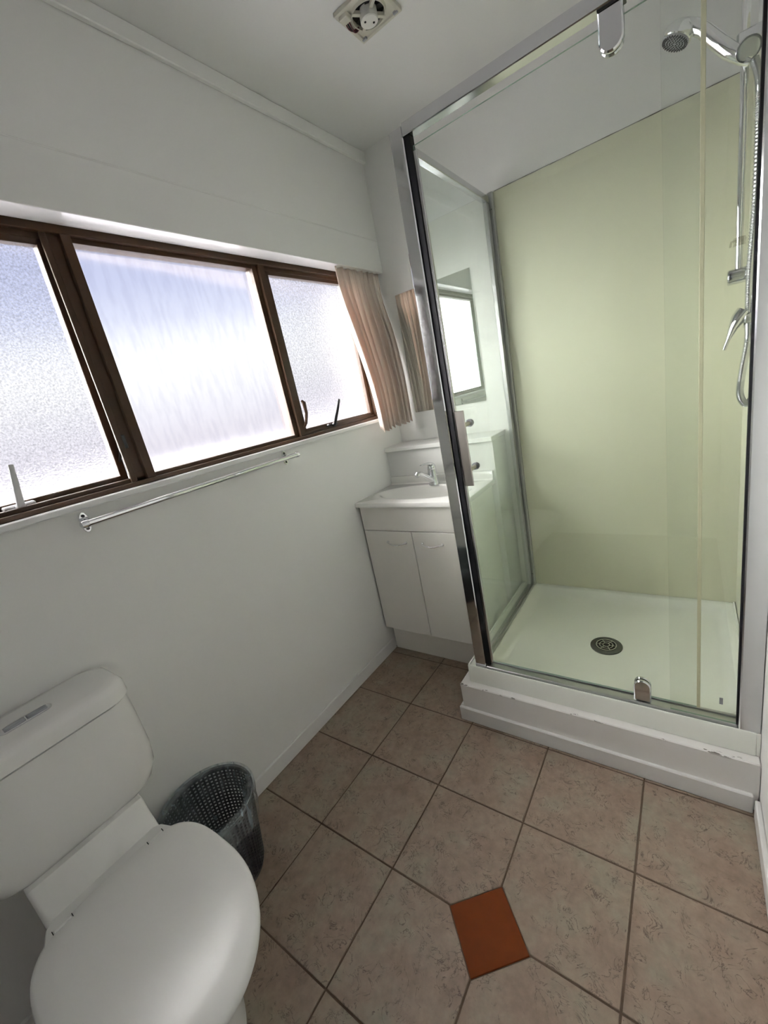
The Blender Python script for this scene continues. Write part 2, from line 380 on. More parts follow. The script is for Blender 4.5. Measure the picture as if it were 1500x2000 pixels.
# floor: grout bed and single tiles
fl = MB().box(-.1, XR+.1, YF-.1, .1, -.06, -.0025).build('floor', 'grout', smooth=False)
struct(fl, 'beige mottled tiled floor with dark grout')
TX = [.009, .309, .609, .909, 1.209, XR]; TY = [0.0, -.195, -.495, -.795, -1.095, -1.395, -1.695, -1.995, -2.295, -2.595, YF]
G = .0024; DI = Vector((.910, -1.397)); DH = .107
def tile_mesh(pts, name='tile', mat='floor_tile'):
    cx = sum(p[0] for p in pts)/len(pts); cyy = sum(p[1] for p in pts)/len(pts)
    m = MB().prism([(p[0]-cx, p[1]-cyy) for p in pts], 'z', -.006, 0.0)
    me = bpy.data.meshes.new(name); bb = bmesh.new()
    vs = [bb.verts.new(v) for v in m.v]
    for f in m.f: bb.faces.new([vs[i] for i in f])
    bmesh.ops.recalc_face_normals(bb, faces=bb.faces[:])
    top = [e for e in bb.edges if all(v.co.z > -1e-4 for v in e.verts)]
    bmesh.ops.bevel(bb, geom=top, offset=.0012, segments=1, affect='EDGES')
    bb.to_mesh(me); bb.free(); me.materials.append(MATS[mat])
    return me, (cx, cyy)
shared = {}
for i in range(5):
    for j in range(10):
        x0, x1 = TX[i]+G, TX[i+1]-G; y1, y0 = TY[j]-G, TY[j+1]+G
        if i == 0: x0 = .0
        pts = [(x0, y0), (x1, y0), (x1, y1), (x0, y1)]
        out = []
        for (px, py) in pts:       # clip the corner that meets the red insert
            if abs(px-DI.x) < .02 and abs(py-DI.y) < .02:
                sx = 1 if px > DI.x else -1; sy = 1 if py > DI.y else -1
                a_ = (px, DI.y+sy*(DH+.0035-abs(px-DI.x))); c_ = (DI.x+sx*(DH+.0035-abs(py-DI.y)), py)
                out += [a_, c_] if sx*sy < 0 else [c_, a_]
            else: out.append((px, py))
        # keep orientation: order by angle about centroid
        gx = sum(p[0] for p in pts)/4; gy = sum(p[1] for p in pts)/4
        out.sort(key=lambda p: math.atan2(p[1]-gy, p[0]-gx))
        key = (round(x1-x0, 4), round(y1-y0, 4)) if len(out) == 4 else None
        if key and key in shared: me, c = shared[key], (gx, gy)
        else:
            me, c = tile_mesh(out)
            if key: shared[key] = me; c = (gx, gy)
        o = bpy.data.objects.new('tile', me); link(o, (c[0], c[1], 0), fl)
me, c = tile_mesh([(DI.x-DH, DI.y), (DI.x, DI.y-DH), (DI.x+DH, DI.y), (DI.x, DI.y+DH)], 'insert_tile', 'red_tile')
o = bpy.data.objects.new('insert_tile', me); link(o, (c[0], c[1], 0), fl); o['label'] = 'terracotta red diamond insert tile'

# skirtings, bulkhead over the window, cornice batten, boxed ledge
def skirt(name, x0, x1, y0, y1, h, label):
    struct(MB().box(x0, x1, y0, y1, 0.0, h, .003).build(name, 'trim_paint'), label)
skirt('baseboard_left', 0, .011, YF, -.452, .066, 'low white skirting board under the window wall')
skirt('baseboard_right', XR-.013, XR, YF, -.795, .066, 'low white skirting board along the right wall')
bk = MB().box(0, .074, YF, 0, 1.936, 2.0765, .0015); bk.box(0, .074, YF, 0, 2.0785, H-.001, .0015); bk.box(0, .0725, YF, 0, 2.07, 2.09)
struct(bk.build('trim_1', 'enamel_paint'), 'white boxed bulkhead above the window')
struct(MB().box(.074, .092, YF, 0, 2.404, H-.0005, .003).build('trim_2', 'wall_paint'), 'flat white cornice batten under the ceiling')
lg = MB().box(0, .60, -.172, 0, 0, 1.05); lg.box(0, .606, -.190, 0, 1.051, 1.073, .0025)
struct(lg.build('trim_3', 'trim_paint'), 'white boxed ledge behind the basin')

# ------------------------------------------------------------------ window
win = empty('window_1', (0, (WY0+WY1)/2, WB)); struct(win, 'three-light frosted window in dark bronze frame')
FX0, FX1 = -.062, -.004
def wpart(name, m, mat, parent=win, **k): return m.build(name, mat, parent, **k)
hd = MB().box(FX0, FX1, WY0, WY1, 1.918, 1.955, .002); hd.box(FX0, -.02, WY0, WY1, 1.905, 1.92, .001)
wpart('frame_head', hd, 'bronze_frame')
fs_ = MB().box(FX0, FX1+.004, WY0, WY1, 1.236, 1.250, .0015); fs_.box(FX0, -.018, WY0, WY1, 1.25, 1.262, .0015)
wpart('frame_bottom', fs_, 'bronze_frame')
for a, c in ((WY0, WY0+.02), (WY1-.02, WY1)): wpart('jamb', MB().box(FX0, FX1, a, c, 1.25, 1.918, .002), 'bronze_frame')
for a, c in ((-1.434, -1.380), (-.770, -.712)):
    mu = MB().box(FX0, FX1-.014, a, c, 1.25, 1.918, .0015); mu.box(FX0, FX1, c-.026 if a < -1 else a+.022, c if a < -1 else c-.008, 1.25, 1.918, .0015)
    wpart('mullion', mu, 'bronze_frame')
wpart('pane', MB().box(-.040, -.035, -1.378, -.772, 1.262, 1.910), 'reeded_glass', smooth=False)
wpart('sill_board', MB().box(-.055, .024, WY0-.03, -.19, WB-.004, 1.2365, .003), 'sill_paint')
rv = MB().box(-.075, -.001, WY1, WY1+.004, WB, WT); wpart('reveal', rv, 'trim_paint')

def sash(y0, y1, tilt, handle_y, handle_mat, lean):
    """awning sash hinged at its head; tilt opens its foot outwards"""
    z0, z1 = 1.2545, 1.912; fw = .021
    T = Matrix.Translation(Vector((-.045, 0, z1))) @ Matrix.Rotation(tilt, 4, 'Y') @ Matrix.Translation(Vector((.045, 0, -z1)))
    s = MB()
    for (a, c, d, e) in ((y0, y1, z1-fw, z1), (y0, y1, z0, z0+fw), (y0, y0+fw, z0, z1), (y1-fw, y1, z0, z1)):
        s.box(-.050, -.022, a, c, d, e, .0015)
    s.v = [T @ v for v in s.v]
    so = s.build('sash', 'bronze_frame', win)
    g = MB().box(-.038, -.033, y0+fw-.002, y1-fw+.002, z0+fw-.002, z1-fw+.002); g.v = [T @ v for v in g.v]
    g.build('pane', 'pebbled_glass', so, smooth=False)
    h = MB(); hy = handle_y; zb = z0+.004
    h.box(-.026, -.006, hy-.034, hy+.034, zb, zb+.013, .003)
    h.cyl((-.008, hy, zb+.006), (.004, hy, zb+.006), .010, 14, .002)
    pts = [(.002, hy, zb+.004), (.010, hy+lean*.1, zb+.03), (.015, hy+lean*.5, zb+.07), (.013, hy+lean, zb+.112)]
    h.tube(pts, [.0088, .0085, .0075, .006], 10, flat=.55)
    for k in (-.026, -.018, .018, .026): h.cyl((-.007, hy+k, zb+.007), (-.0045, hy+k, zb+.007), .003, 8)
    h.v = [T @ v for v in h.v]
    h.build('window_handle', handle_mat, so)
    return so
wpart('stop_bead', MB().box(-.0175, -.010, -1.4505, -1.4345, 1.25, 1.918, .001), 'bronze_frame')
sash(WY0+.021, -1.4385, math.radians(2.7), -1.712, 'handle_white', .012)
sash(-.7115, WY1-.0205, 0.0, -.530, 'black_metal', .055)
st = MB().tube([(-.03, -1.436, 1.36), (-.05, -1.446, 1.32), (-.072, -1.452, 1.29)], .004, 8); st.box(-.035, -.012, -1.437, -1.424, 1.35, 1.39, .002)
wpart('stay', st, 'black_metal')
kb = MB().tube([(-.004, -.716, 1.285), (.006, -.712, 1.30), (.012, -.702, 1.34), (.010, -.700, 1.385), (.004, -.706, 1.395)], [.007, .009, .010, .013, .008], 10, flat=.6)
wpart('latch', kb, 'bronze_frame')

# outdoors beyond the frosted panes
struct(MB().box(-40, -.1, -30, 30, -.9, -.8).build('ground', 'ground_concrete', smooth=False), 'pale concrete yard outside the window')
ev = MB().box(-.46, -.1, -6, 4, 2.16, 2.19); ev.box(-.49, -.46, -6, 4, 2.12, 2.27, .004)
struct(ev.build('trim_4', 'eave_paint', smooth=False), 'brown painted eave soffit outside the window')

# ------------------------------------------------------------------ shower
SX0, SX1 = .605, 1.4805
pl = empty('shower_plinth', (1.03, -.39, 0)); tag(pl, 'white painted timber plinth under the shower tray', 'plinth')
MB().box(.573, XR-.001, -.775, -.19, 0.001, .172, .003).build('plinth_box', 'plinth_paint', pl)
sk = MB().box(.560, XR-.014, -.789, -.775, 0.001, .066, .003); sk.box(.560, .573, -.775, -.46, 0.001, .066, .003)
sk.build('plinth_skirting', 'trim_paint', pl)

tray = empty('shower_tray', (1.04, -.37, .173)); tag(tray, 'white acrylic shower tray with round drain on the plinth', 'shower tray')
# tray: outer skirt, rim and dished floor
def rrect(x0, x1, y0, y1, r, n=5):
    p = []
    for (cx, cy_, a) in ((x1-r, y1-r, 0), (x0+r, y1-r, PI/2), (x0+r, y0+r, PI), (x1-r, y0+r, 1.5*PI)):
        p += [(cx+r*math.cos(a+PI/2*i/n), cy_+r*math.sin(a+PI/2*i/n)) for i in range(n+1)]
    return p
t = MB(); rings = []
X0, X1, Y0, Y1 = SX0, SX1, -.746, -.001
def ring(x0, x1, y0, y1, r, z): return [(px, py, z) for px, py in rrect(x0, x1, y0, y1, r)]
rings = [ring(X0, X1, Y0, Y1, .006, .173), ring(X0, X1, Y0, Y1, .006, .2475), ring(X0+.002, X1-.002, Y0+.002, Y1-.002, .006, .2505),
         ring(X0+.006, X1-.006, Y0+.006, Y1-.001, .006, .2500), ring(X0+.008, X1-.008, Y0+.009, Y1-.001, .006, .243), ring(X0+.070, X1-.03, Y0+.068, Y1-.022, .02, .243),
         ring(X0+.076, X1-.034, Y0+.074, Y1-.026, .03, .238), ring(X0+.090, X1-.045, Y0+.086, Y1-.04, .05, .212), ring(X0+.115, X1-.065, Y0+.105, Y1-.06, .05, .204)]
n = len(rings[0]); vs = [p for r in rings for p in r]; fcs = []
for i in range(len(rings)-1):
    for k in range(n): fcs.append((i*n+k, i*n+(k+1) % n, (i+1)*n+(k+1) % n, (i+1)*n+k))
DC = Vector((1.055, -.389, .199))
base = len(vs); vs += [(DC.x+.06*math.cos(2*PI*k/n+PI/n), DC.y+.06*math.sin(2*PI*k/n+PI/n), DC.z) for k in range(n)]
last = (len(rings)-1)*n
for k in range(n): fcs.append((last+k, last+(k+1) % n, base+(k+1) % n, base+k))
fcs.append(tuple(base+k for k in range(n)))
t.box(SX1-.002, XR-.0008, -.746, -.703, .173, .2495, .001); t.add(vs, fcs); t.build('tray_shell', 'tray_acrylic', tray, angle=50)
d = MB().lathe([(.058, -.001), (.058, .004), (.054, .0065), (.040, .0065), (.038, .0045)], DC, seg=40)
drain = d.build('drain', 'drain_dark', tray); drain['label'] = 'dark grey round shower waste'
g = MB()
for rr in (.0365, .0245, .0125): g.lathe([(rr-.0020, .0045), (rr-.0020, .0075), (rr+.0010, .0075), (rr+.0010, .0045)], DC, seg=36, close=True)
for k in range(6):
    a = 2*PI*k/6; g.box(.0125, .035, -.0013, .0013, .0045, .0072, mat=Matrix.Translation(DC) @ Matrix.Rotation(a, 4, 'Z'))
g.build('grate', 'alu_polished', drain)
MB().lathe([(.0382, .0042), (.0002, .0042)], DC, seg=30).build('drain_hole_shade', 'hole_shade_and_screw', drain)  # flat dark disc standing for the shade below the grate

# wall linings
pn = MB().box(.655, XR-.001, -.005, -.0008, .2445, 2.050, .001)
back_panel = tag(pn.build('shower_wall_panel', 'shower_panel'), 'cream acrylic lining panel on the shower back wall', 'wall panel', 'shower wall linings')
pr_ = MB().box(XR-.006, XR-.0008, -.700, -.0055, .2445, 2.050, .001)
tag(pr_.build('shower_wall_panel', 'shower_panel'), 'narrow cream lining panel behind the shower fittings', 'wall panel', 'shower wall linings')
ck = MB().tube([(.68+.78*k/24, -.0045, 2.0515) for k in range(25)], [random.uniform(.0006, .0017) for k in range(25)], 6)
ck.build('sealant_bead', 'caulk_dark', back_panel)['label'] = 'dark worn sealant bead along the panel top'

enc = empty('shower_enclosure', (1.04, -.72, .243)); tag(enc, 'chrome framed glass shower enclosure with pivot door', 'shower screen')
ep = lambda nm, m, mat, p=enc, **k: m.build(nm, mat, p, **k)
po = MB().box(.638, .681, -.736, -.694, .2440, 2.047, .003); ep('corner_post', po, 'chrome')
MB().box(.6815, .7000, -.729, -.706, .262, 2.018, .001).build('post_seal', 'black_rubber', enc)['label'] = 'black rubber door seal'
hr = MB().box(.6815, 1.4375, -.738, -.704, 2.0185, 2.050, .002); ep('header_rail', hr, 'alu_polished')
sr = MB().box(.684, 1.4375, -.737, -.700, .2435, .2585, .002); sr.box(.684, 1.4375, -.708, -.700, .2585, .264, .001)
sr.box(.640, .682, -.739, -.7365, .2435, .262, .001)
ep('sill_rail', sr, 'alu_satin')
jb = MB().box(1.4395, XR-.0008, -.742, -.701, .2435, 2.052, .003); ep('wall_jamb', jb, 'alu_polished')
MB().box(1.4345, 1.4395, -.738, -.722, .262, 2.018).build('jamb_seal', 'black_rubber', enc)
bj = MB().box(.636, .6545, -.036, -.0055, .2435, 2.046, .002); bj.box(.6545, .676, -.028, -.0055, .2435, 2.048, .002); ep('back_channel', bj, 'alu_satin')
for z in (.310, 1.985):
    for k in (0, 1): MB().cyl((.660+k*.009, -.028, z), (.660+k*.009, -.0295, z), .0026, 10).build('rivet', 'screw_steel', enc)
sl = MB().box(.644, .668, -.694, -.036, 2.006, 2.030, .002); ep('side_top_rail', sl, 'alu_polished')
sb = MB().box(.644, .674, -.694, -.036, .2435, .259, .002); sb.box(.648, .664, -.694, -.036, .259, .268, .001); ep('side_bottom_rail', sb, 'alu_satin')
sv = MB().box(.646, .664, -.066, -.036, .259, 2.006, .002); ep('side_stile', sv, 'alu_satin')
def sheet(x0, x1, y0, y1, z0, z1):
    m = MB().box(x0, x1, y0, y1, z0, z1)
    ax = 0 if (x1-x0) < (y1-y0) else 1
    for i, f in enumerate(m.f):
        a, b_, c_ = (m.v[f[k]] for k in range(3)); nn = (b_-a).cross(c_-a).normalized()
        m.mi[i] = 0 if abs(nn[ax]) > .9 else 1
    return m
ep('side_glass', sheet(.654, .659, -.692, -.040, .262, 2.010), ['side_glass', 'glass_edge'], smooth=False)
ep('fixed_glass', sheet(1.280, 1.4365, -.7345, -.7295, .2590, 2.0185), ['door_glass', 'glass_edge'], smooth=False)
door = ep('door', sheet(.702, 1.345, -.7215, -.7160, .276, 1.993), ['door_glass', 'glass_edge'], smooth=False)
MB().box(.699, .7095, -.7245, -.7135, .268, 1.980, .001).build('door_stile', 'alu_polished', door)
MB().box(1.3445, 1.3530, -.7225, -.7150, .276, 1.993, .001).build('door_seal', 'seal_yellow', door)['label'] = 'yellowed plastic door seal strip'
h = MB().box(.727, .760, -.775, -.769, 1.008, 1.253, .0015); h.box(.727, .7325, -.775, -.761, 1.008, 1.253, .0015)
for z in (1.205, 1.060):
    h.cyl((.748, -.769, z), (.748, -.7215, z), .0075, 14)
h.build('door_handle', 'brushed_steel', door)
for z in (1.205, 1.060):
    kn = MB().cyl((.748, -.716, z), (.748, -.712, z), .013, 18, .001); kn.cyl((.748, -.712, z), (.748, -.700, z), .011, 18, .002)
    kn.build('handle_knob', 'grey_plastic', door)
def clamp(xc, z_flat, z_round, wd):
    s = 1 if z_round > z_flat else -1; hw = wd/2; r = hw
    pts = [(xc-hw, z_flat), (xc+hw, z_flat)] + [(xc+r*math.cos(a), z_round-s*r+s*r*math.sin(a)) for a in [PI*i/12 for i in range(13)]]
    m = MB().prism(pts, 'y', -.7335, -.7220, .003)
    m.prism(pts, 'y', -.7155, -.7060, .003); return m
clamp(1.194, 2.0145, 1.938, .047).build('pivot_clamp', 'chrome', door)
MB().box(1.170, 1.222, -.7360, -.704, 2.0145, 2.0184, .001).build('pivot_plate', 'black_metal', door)
clamp(1.207, .262, .338, .046).build('pivot_clamp', 'chrome', door)

# small sticker low on the fixed glass
tag(MB().box(1.396, 1.404, -.7360, -.7348, .318, .340).build('glass_sticker', 'grey_plastic'), 'tiny grey sticker low on the fixed glass', 'sticker')

# shower fittings on the right wall
RX, RY = 1.436, -.360
PX = XR-.0062
rail = empty('slide_rail', (RX, RY, 1.45)); tag(rail, 'chrome vertical slide rail on the right shower wall', 'shower rail')
MB().cyl((RX, RY, 1.452), (RX, RY, 2.145), .0085, 18).build('rail_tube', 'chrome_bright', rail)
for z in (1.463, 2.135):
    k = MB().cyl((RX-.024, RY, z), (PX, RY, z), .0200, 20, .003); k.build('rail_bracket', 'chrome', rail)
sld = MB().box(RX-.017, PX-.012, RY-.016, RY+.014, 1.965, 2.000, .004)
sld.cyl((RX+.004, RY-.040, 1.948), (RX+.004, RY+.018, 1.972), .024, 24, .004)
sld.lathe([(.0235, 0), (.0245, .004), (.0245, .010), (.020, .014)], (RX+.004, RY-.046, 1.946), (0, .93, .38), 24)
sld.build('slider', 'chrome', rail)
cp = MB().lathe([(.0092, -.010), (.0092, .010), (.0125, .010), (.0150, .004), (.0125, -.004), (.0135, -.010)], (RX, RY, 1.548), seg=20, close=True)
cp.tube([(RX-.008, RY-.006, 1.552), (RX-.018, RY-.010, 1.550), (RX-.020, RY-.014, 1.538)], .0028, 8)
tag(cp.build('rail_clip', 'clear_plastic'), 'clear plastic clip halfway down the slide rail', 'clip')
hsw = empty('hand_shower', (RX, RY, 1.94)); tag(hsw, 'chrome hand shower resting in the slider', 'shower head')
HC = Vector((1.304, RY-.01, 2.062))
hp = [(1.447, RY-.022, 1.930), (1.430, RY-.022, 1.945), (1.405, RY-.02, 1.972), (1.380, RY-.017, 2.006), (1.355, RY-.014, 2.042), (1.335, RY-.012, 2.062), (1.314, RY-.011, 2.073), (1.296, RY-.01, 2.074)]
MB().tube(hp, [.012, .0145, .0165, .0170, .0160, .0160, .017, .008], 18).build('shower_handle', 'chrome_bright', hsw)
hax = Vector((-.50, -.14, -1)).normalized()
hd_ = MB().lathe([(.001, -.026), (.014, -.025), (.026, -.019), (.0335, -.008), (.0350, .003), (.0335, .010), (.031, .012)], HC, hax, 32).build('head_shell', 'chrome_bright', hsw)
fc = MB().lathe([(.0312, .0118), (.030, .0150), (.016, .0165), (.0003, .017)], HC, hax, 32).build('spray_face', 'grey_plastic', hsw)
nz_ = MB(); u_ = hax.orthogonal().normalized(); v_ = hax.cross(u_)
for rr, cnt in ((.006, 6), (.012, 12), (.018, 18), (.024, 24), (.028, 28)):
    for k in range(cnt):
        a = 2*PI*k/cnt+rr*90; p_ = HC+u_*rr*math.cos(a)+v_*rr*math.sin(a)+hax*.0150
        nz_.tube([p_, p_+hax*.0032], .0018, 6)
no = nz_.build('spray_nozzles', 'black_rubber', fc); no['kind'] = 'stuff'
# hose: smooth core with close ribs
def bez(pts, nn):
    """Catmull-Rom through pts"""
    P_ = [Vector(p) for p in pts]; P_ = [2*P_[0]-P_[1]]+P_+[2*P_[-1]-P_[-2]]; out = []
    for i in range(1, len(P_)-2):
        for k in range(nn):
            t_ = k/nn; a, b_, c_, d_ = P_[i-1], P_[i], P_[i+1], P_[i+2]
            out.append(.5*((2*b_)+(c_-a)*t_+(2*a-5*b_+4*c_-d_)*t_*t_+(3*b_-a-3*c_+d_)*t_**3))
    out.append(P_[-2]); return out
hpts = bez([(1.452, RY-.024, 1.930), (1.462, RY-.022, 1.885), (1.466, RY-.015, 1.80), (1.464, RY-.03, 1.62), (1.458, RY-.03, 1.47), (1.456, RY-.05, 1.36),
            (1.456, RY-.06, 1.29), (1.447, RY-.06, 1.215), (1.443, RY-.055, 1.150), (1.455, RY-.045, 1.118), (1.470, RY-.03, 1.125), (PX-.002, RY-.02, 1.150)], 84)
rad = [.0095 if k % 4 < 2 else .0080 for k in range(len(hpts))]
tag(MB().tube(hpts, rad, 12).build('shower_hose', 'chrome', angle=60), 'ribbed chrome hose looping below the slide rail', 'hose')
mx_ = empty('shower_mixer', (PX, RY-.04, 1.33)); tag(mx_, 'chrome lever mixer below the slide rail', 'mixer tap')
MB().lathe([(.001, 0), (.058, 0), (.058, .004), (.050, .008), (.001, .008)], (PX, RY-.04, 1.345), (-1, 0, 0), 36).build('wall_plate', 'chrome', mx_)
bd = MB().cyl((PX-.007, RY-.04, 1.345), (PX-.036, RY-.04, 1.345), .024, 24, .004); bd.build('mixer_body', 'chrome', mx_)
lv = MB().tube([(PX-.033, RY-.04, 1.366), (PX-.046, RY-.042, 1.352), (PX-.058, RY-.046, 1.328), (PX-.068, RY-.052, 1.300), (PX-.076, RY-.056, 1.275)], [.023, .0215, .013, .0052, .0042], 14, flat=[.9, .8, .8, 1, 1])
lv.build('lever', 'chrome', mx_)

# ------------------------------------------------------------------ vanity
VY, VYB, VXR = -.506, -.1735, .572
van = empty('vanity_unit', (.29, -.34, 0)); tag(van, 'white two-door vanity cabinet in the corner', 'cabinet')
cc = MB().box(.013, .029, VY+.019, VYB, .163, .848, .001); cc.box(VXR-.016, VXR, VY+.019, VYB, .163, .848, .001); cc.box(.029, VXR-.016, VY+.019, VYB, .163, .179); cc.box(.029, VXR-.016, VYB-.012, VYB, .179, .848)
cc.build('carcass', 'vanity_melamine', van)
MB().box(.013, VXR-.01, -.452, VYB, .001, .163).build('kickboard', 'vanity_melamine', van)
MB().box(.012, VXR, VY, VY+.0185, .7265, .848, .0015).build('fascia', 'vanity_melamine', van)
for x0, x1, hx in ((.012, .2890, .201), (.2935, VXR, .396)):
    dd = MB().box(x0, x1, VY, VY+.0185, .164, .7230, .0015).build('door', 'vanity_melamine', van)
    pts = []
    for i in range(13):
        s = i/12; pts.append((hx-.053+.106*s, VY-.004-.020*math.sin(PI*s)**.7, .668-.006*math.sin(PI*s)))
    m = MB().tube(pts, [.0062]+[.0040]*11+[.0062], 10, flat=.8)
    for s in (-1, 1): m.cyl((hx+s*.052, VY+.001, .668), (hx+s*.052, VY-.007, .668), .0062, 12, .001)
    m.build('handle', 'chrome_bright', dd)['label'] = 'chrome bow handle'
bas = empty('vanity_basin', (.29, -.34, .85)); tag(bas, 'white moulded basin top with oval bowl on the vanity', 'basin')
bx0, bx1, by0, by1 = .002, .590, -.522, -.174
cx, cyy, ra, rb_ = .298, -.352, .244, .118
def rect_hit(a):
    dx, dy = math.cos(a)*ra, math.sin(a)*rb_
    tx = ((bx1-.003-cx) if dx > 0 else (bx0+.003-cx))/dx if abs(dx) > 1e-9 else 1e9
    ty = ((by1-.003-cyy) if dy > 0 else (by0+.003-cyy))/dy if abs(dy) > 1e-9 else 1e9
    k = min(tx, ty); return (cx+dx*k, cyy+dy*k)
angs = sorted(set([round(2*PI*k/72, 6) for k in range(72)]+[round(math.atan2((yy-cyy)/rb_, (xx-cx)/ra) % (2*PI), 6) for xx in (bx0+.003, bx1-.003) for yy in (by0+.003, by1-.003)]))
n = len(angs); R_ = []
def sq(p, ex, ey):  # push the rectangle ring outwards
    return (bx0 if abs(p[0]-bx0-.003) < 1e-4 else (bx1 if abs(p[0]-bx1+.003) < 1e-4 else p[0]), by0 if abs(p[1]-by0-.003) < 1e-4 else (by1 if abs(p[1]-by1+.003) < 1e-4 else p[1]))
outer = [rect_hit(a) for a in angs]
R_.append([(*sq(p, 0, 0), .8495) for p in outer]); R_.append([(*sq(p, 0, 0), .869) for p in outer]); R_.append([(*p, .872) for p in outer])
def ell(s, z, dy=0.0): return [(cx+ra*s*math.cos(a), cyy+dy+rb_*s*math.sin(a), z) for a in angs]
R_ += [ell(1.10, .872), ell(1.04, .8735), ell(1.0, .871), ell(.965, .863), ell(.90, .838), ell(.80, .806), ell(.62, .782, .004), ell(.35, .771, .008), ell(.09, .768, .01)]
m = MB(); vs = [p for r in R_ for p in r]; fcs = [(i*n+k, i*n+(k+1) % n, (i+1)*n+(k+1) % n, (i+1)*n+k) for i in range(len(R_)-1) for k in range(n)]
m.add(vs, fcs); m.build('basin_top', 'basin_acrylic', bas, angle=50)
up = MB().prism([(-.197, .872), (-.190, .877), (-.187, .908), (-.184, .913), (-.1745, .913), (-.1745, .872)], 'x', .004, .588, 0); up.build('upstand', 'basin_acrylic', bas)
MB().lathe([(.021, 0), (.021, .002), (.013, .003), (.012, 0)], (cx, cyy+.01, .769), seg=24).build('waste', 'chrome', bas)
tp = empty('basin_tap', (.292, -.222, .872)); tag(tp, 'chrome single lever tap at the back of the basin', 'tap')
TX_, TY_ = .292, -.222
MB().lathe([(.027, 0), (.027, .003), (.0245, .008), (.0235, .045), (.0225, .072), (.0215, .078)], (TX_, TY_, .8722), seg=28).build('tap_body', 'chrome', tp)
MB().tube([(TX_, TY_-.010, .893), (TX_-.004, TY_-.040, .912), (TX_-.010, TY_-.075, .938), (TX_-.014, TY_-.098, .951), (TX_-.017, TY_-.115, .953), (TX_-.018, TY_-.124, .946)], [.016, .0145, .0125, .0125, .0128, .0120], 16).build('spout', 'chrome', tp)
lv = MB().lathe([(.0215, .0785), (.0225, .082), (.0215, .094), (.016, .104), (.006, .110), (.0002, .111)], (TX_, TY_, .8722), seg=28)
lv.tube([(TX_, TY_+.006, .974), (TX_-.003, TY_-.022, .984), (TX_-.007, TY_-.050, .988), (TX_-.012, TY_-.082, .990)], [.014, .0125, .008, .005], 14, flat=[.7, .6, .55, .6])
lv.build('lever', 'chrome', tp)

mr = MB().box(.124, .532, -.0055, -.0008, 1.222, 1.814, .0012)
tag(mr.build('wall_mirror', 'mirror_glass'), 'frameless rectangular mirror above the basin ledge', 'mirror')

# ------------------------------------------------------------------ curtain
def curtain():
    NU, NV, NF = 220, 44, 7.5
    vs = []; fcs = []
    for j in range(NV+1):
        t = j/NV
        z = 1.938-t*(.745)
        for i in range(NU+1):
            u = i/NU
            yl = -.352+.070*smoothstep(.0, 1.0, t)
            yr = -.006-.022*t
            y = yl+(yr-yl)*u
            ph = 2*PI*NF*u+.9*math.sin(5*u+1)+.5*math.sin(3.2*t+7*u)*t
            amp = .0085+.0135*smoothstep(.03, .4, t)
            fine = .0035*math.sin(2*PI*31*u+2.0)*(1-smoothstep(.03, .22, t))
            xb = .046+.042*smoothstep(.05, .8, t)*(.75+.25*u)+.020*smoothstep(.1, .45, t)*smoothstep(.4, 1., u)
            x = xb+amp*math.sin(ph)*(.8+.35*math.sin(11*u+.4))+fine+.004*noise.noise(Vector((u*9, t*3, 1.7)))
            y += .55*amp*math.cos(ph*1.0+.6)+.003*noise.noise(Vector((u*7, t*4, 5)))
            zz = z-(.010*math.sin(ph+.8)+.016*(1-u))*t*t
            vs.append((x, min(y, -.004), zz))
    W_ = NU+1
    for j in range(NV):
        for i in range(NU): fcs.append((j*W_+i, j*W_+i+1, (j+1)*W_+i+1, (j+1)*W_+i))
    o = MB().add(vs, fcs).build('curtain', 'curtain_fabric', angle=180)
    sm = o.modifiers.new('thickness', 'SOLIDIFY'); sm.thickness = .0012
    return tag(o, 'gathered beige pink curtain at the window corner', 'curtain')
curtain()

# ------------------------------------------------------------------ towel rail
tr = empty('towel_rail', (.0, -1.22, 1.19)); tag(tr, 'chrome towel rail on the wall under the window', 'towel rail')
def flange(y, z):
    m = MB(); pts = [(y+.0125*math.cos(a), z+.028*math.sin(a)) for a in [2*PI*i/28 for i in range(28)]]
    m.prism(pts, 'x', .0005, .004, .001)
    m.cyl((.004, y, z), (.040, y, z), .0075, 14)
    m.lathe([(.0105, 0), (.0095, .006), (.008, .012)], (.004, y, z), (1, 0, 0), 18)
    fo = m.build('flange', 'chrome', tr)
    for s in (-1, 1): MB().cyl((.004, y, z+s*.018), (.0052, y, z+s*.018), .0045, 12).build('screw', 'black_metal', fo)
flange(-1.606, 1.182); flange(-.872, 1.187)
MB().cyl((.042, -1.618, 1.182), (.042, -.842, 1.189), .0092, 18).build('rail_bar', 'chrome_bright', tr)
for y, s, z in ((-1.622, 1, 1.182), (-.838, -1, 1.189)):
    MB().lathe([(.0078, .012*1), (.0105, .010), (.0112, 0), (.0095, -.006), (.004, -.009), (.0002, -.0095)], (.042, y, z), (0, s, 0), 18).build('end_cap', 'chrome', tr)

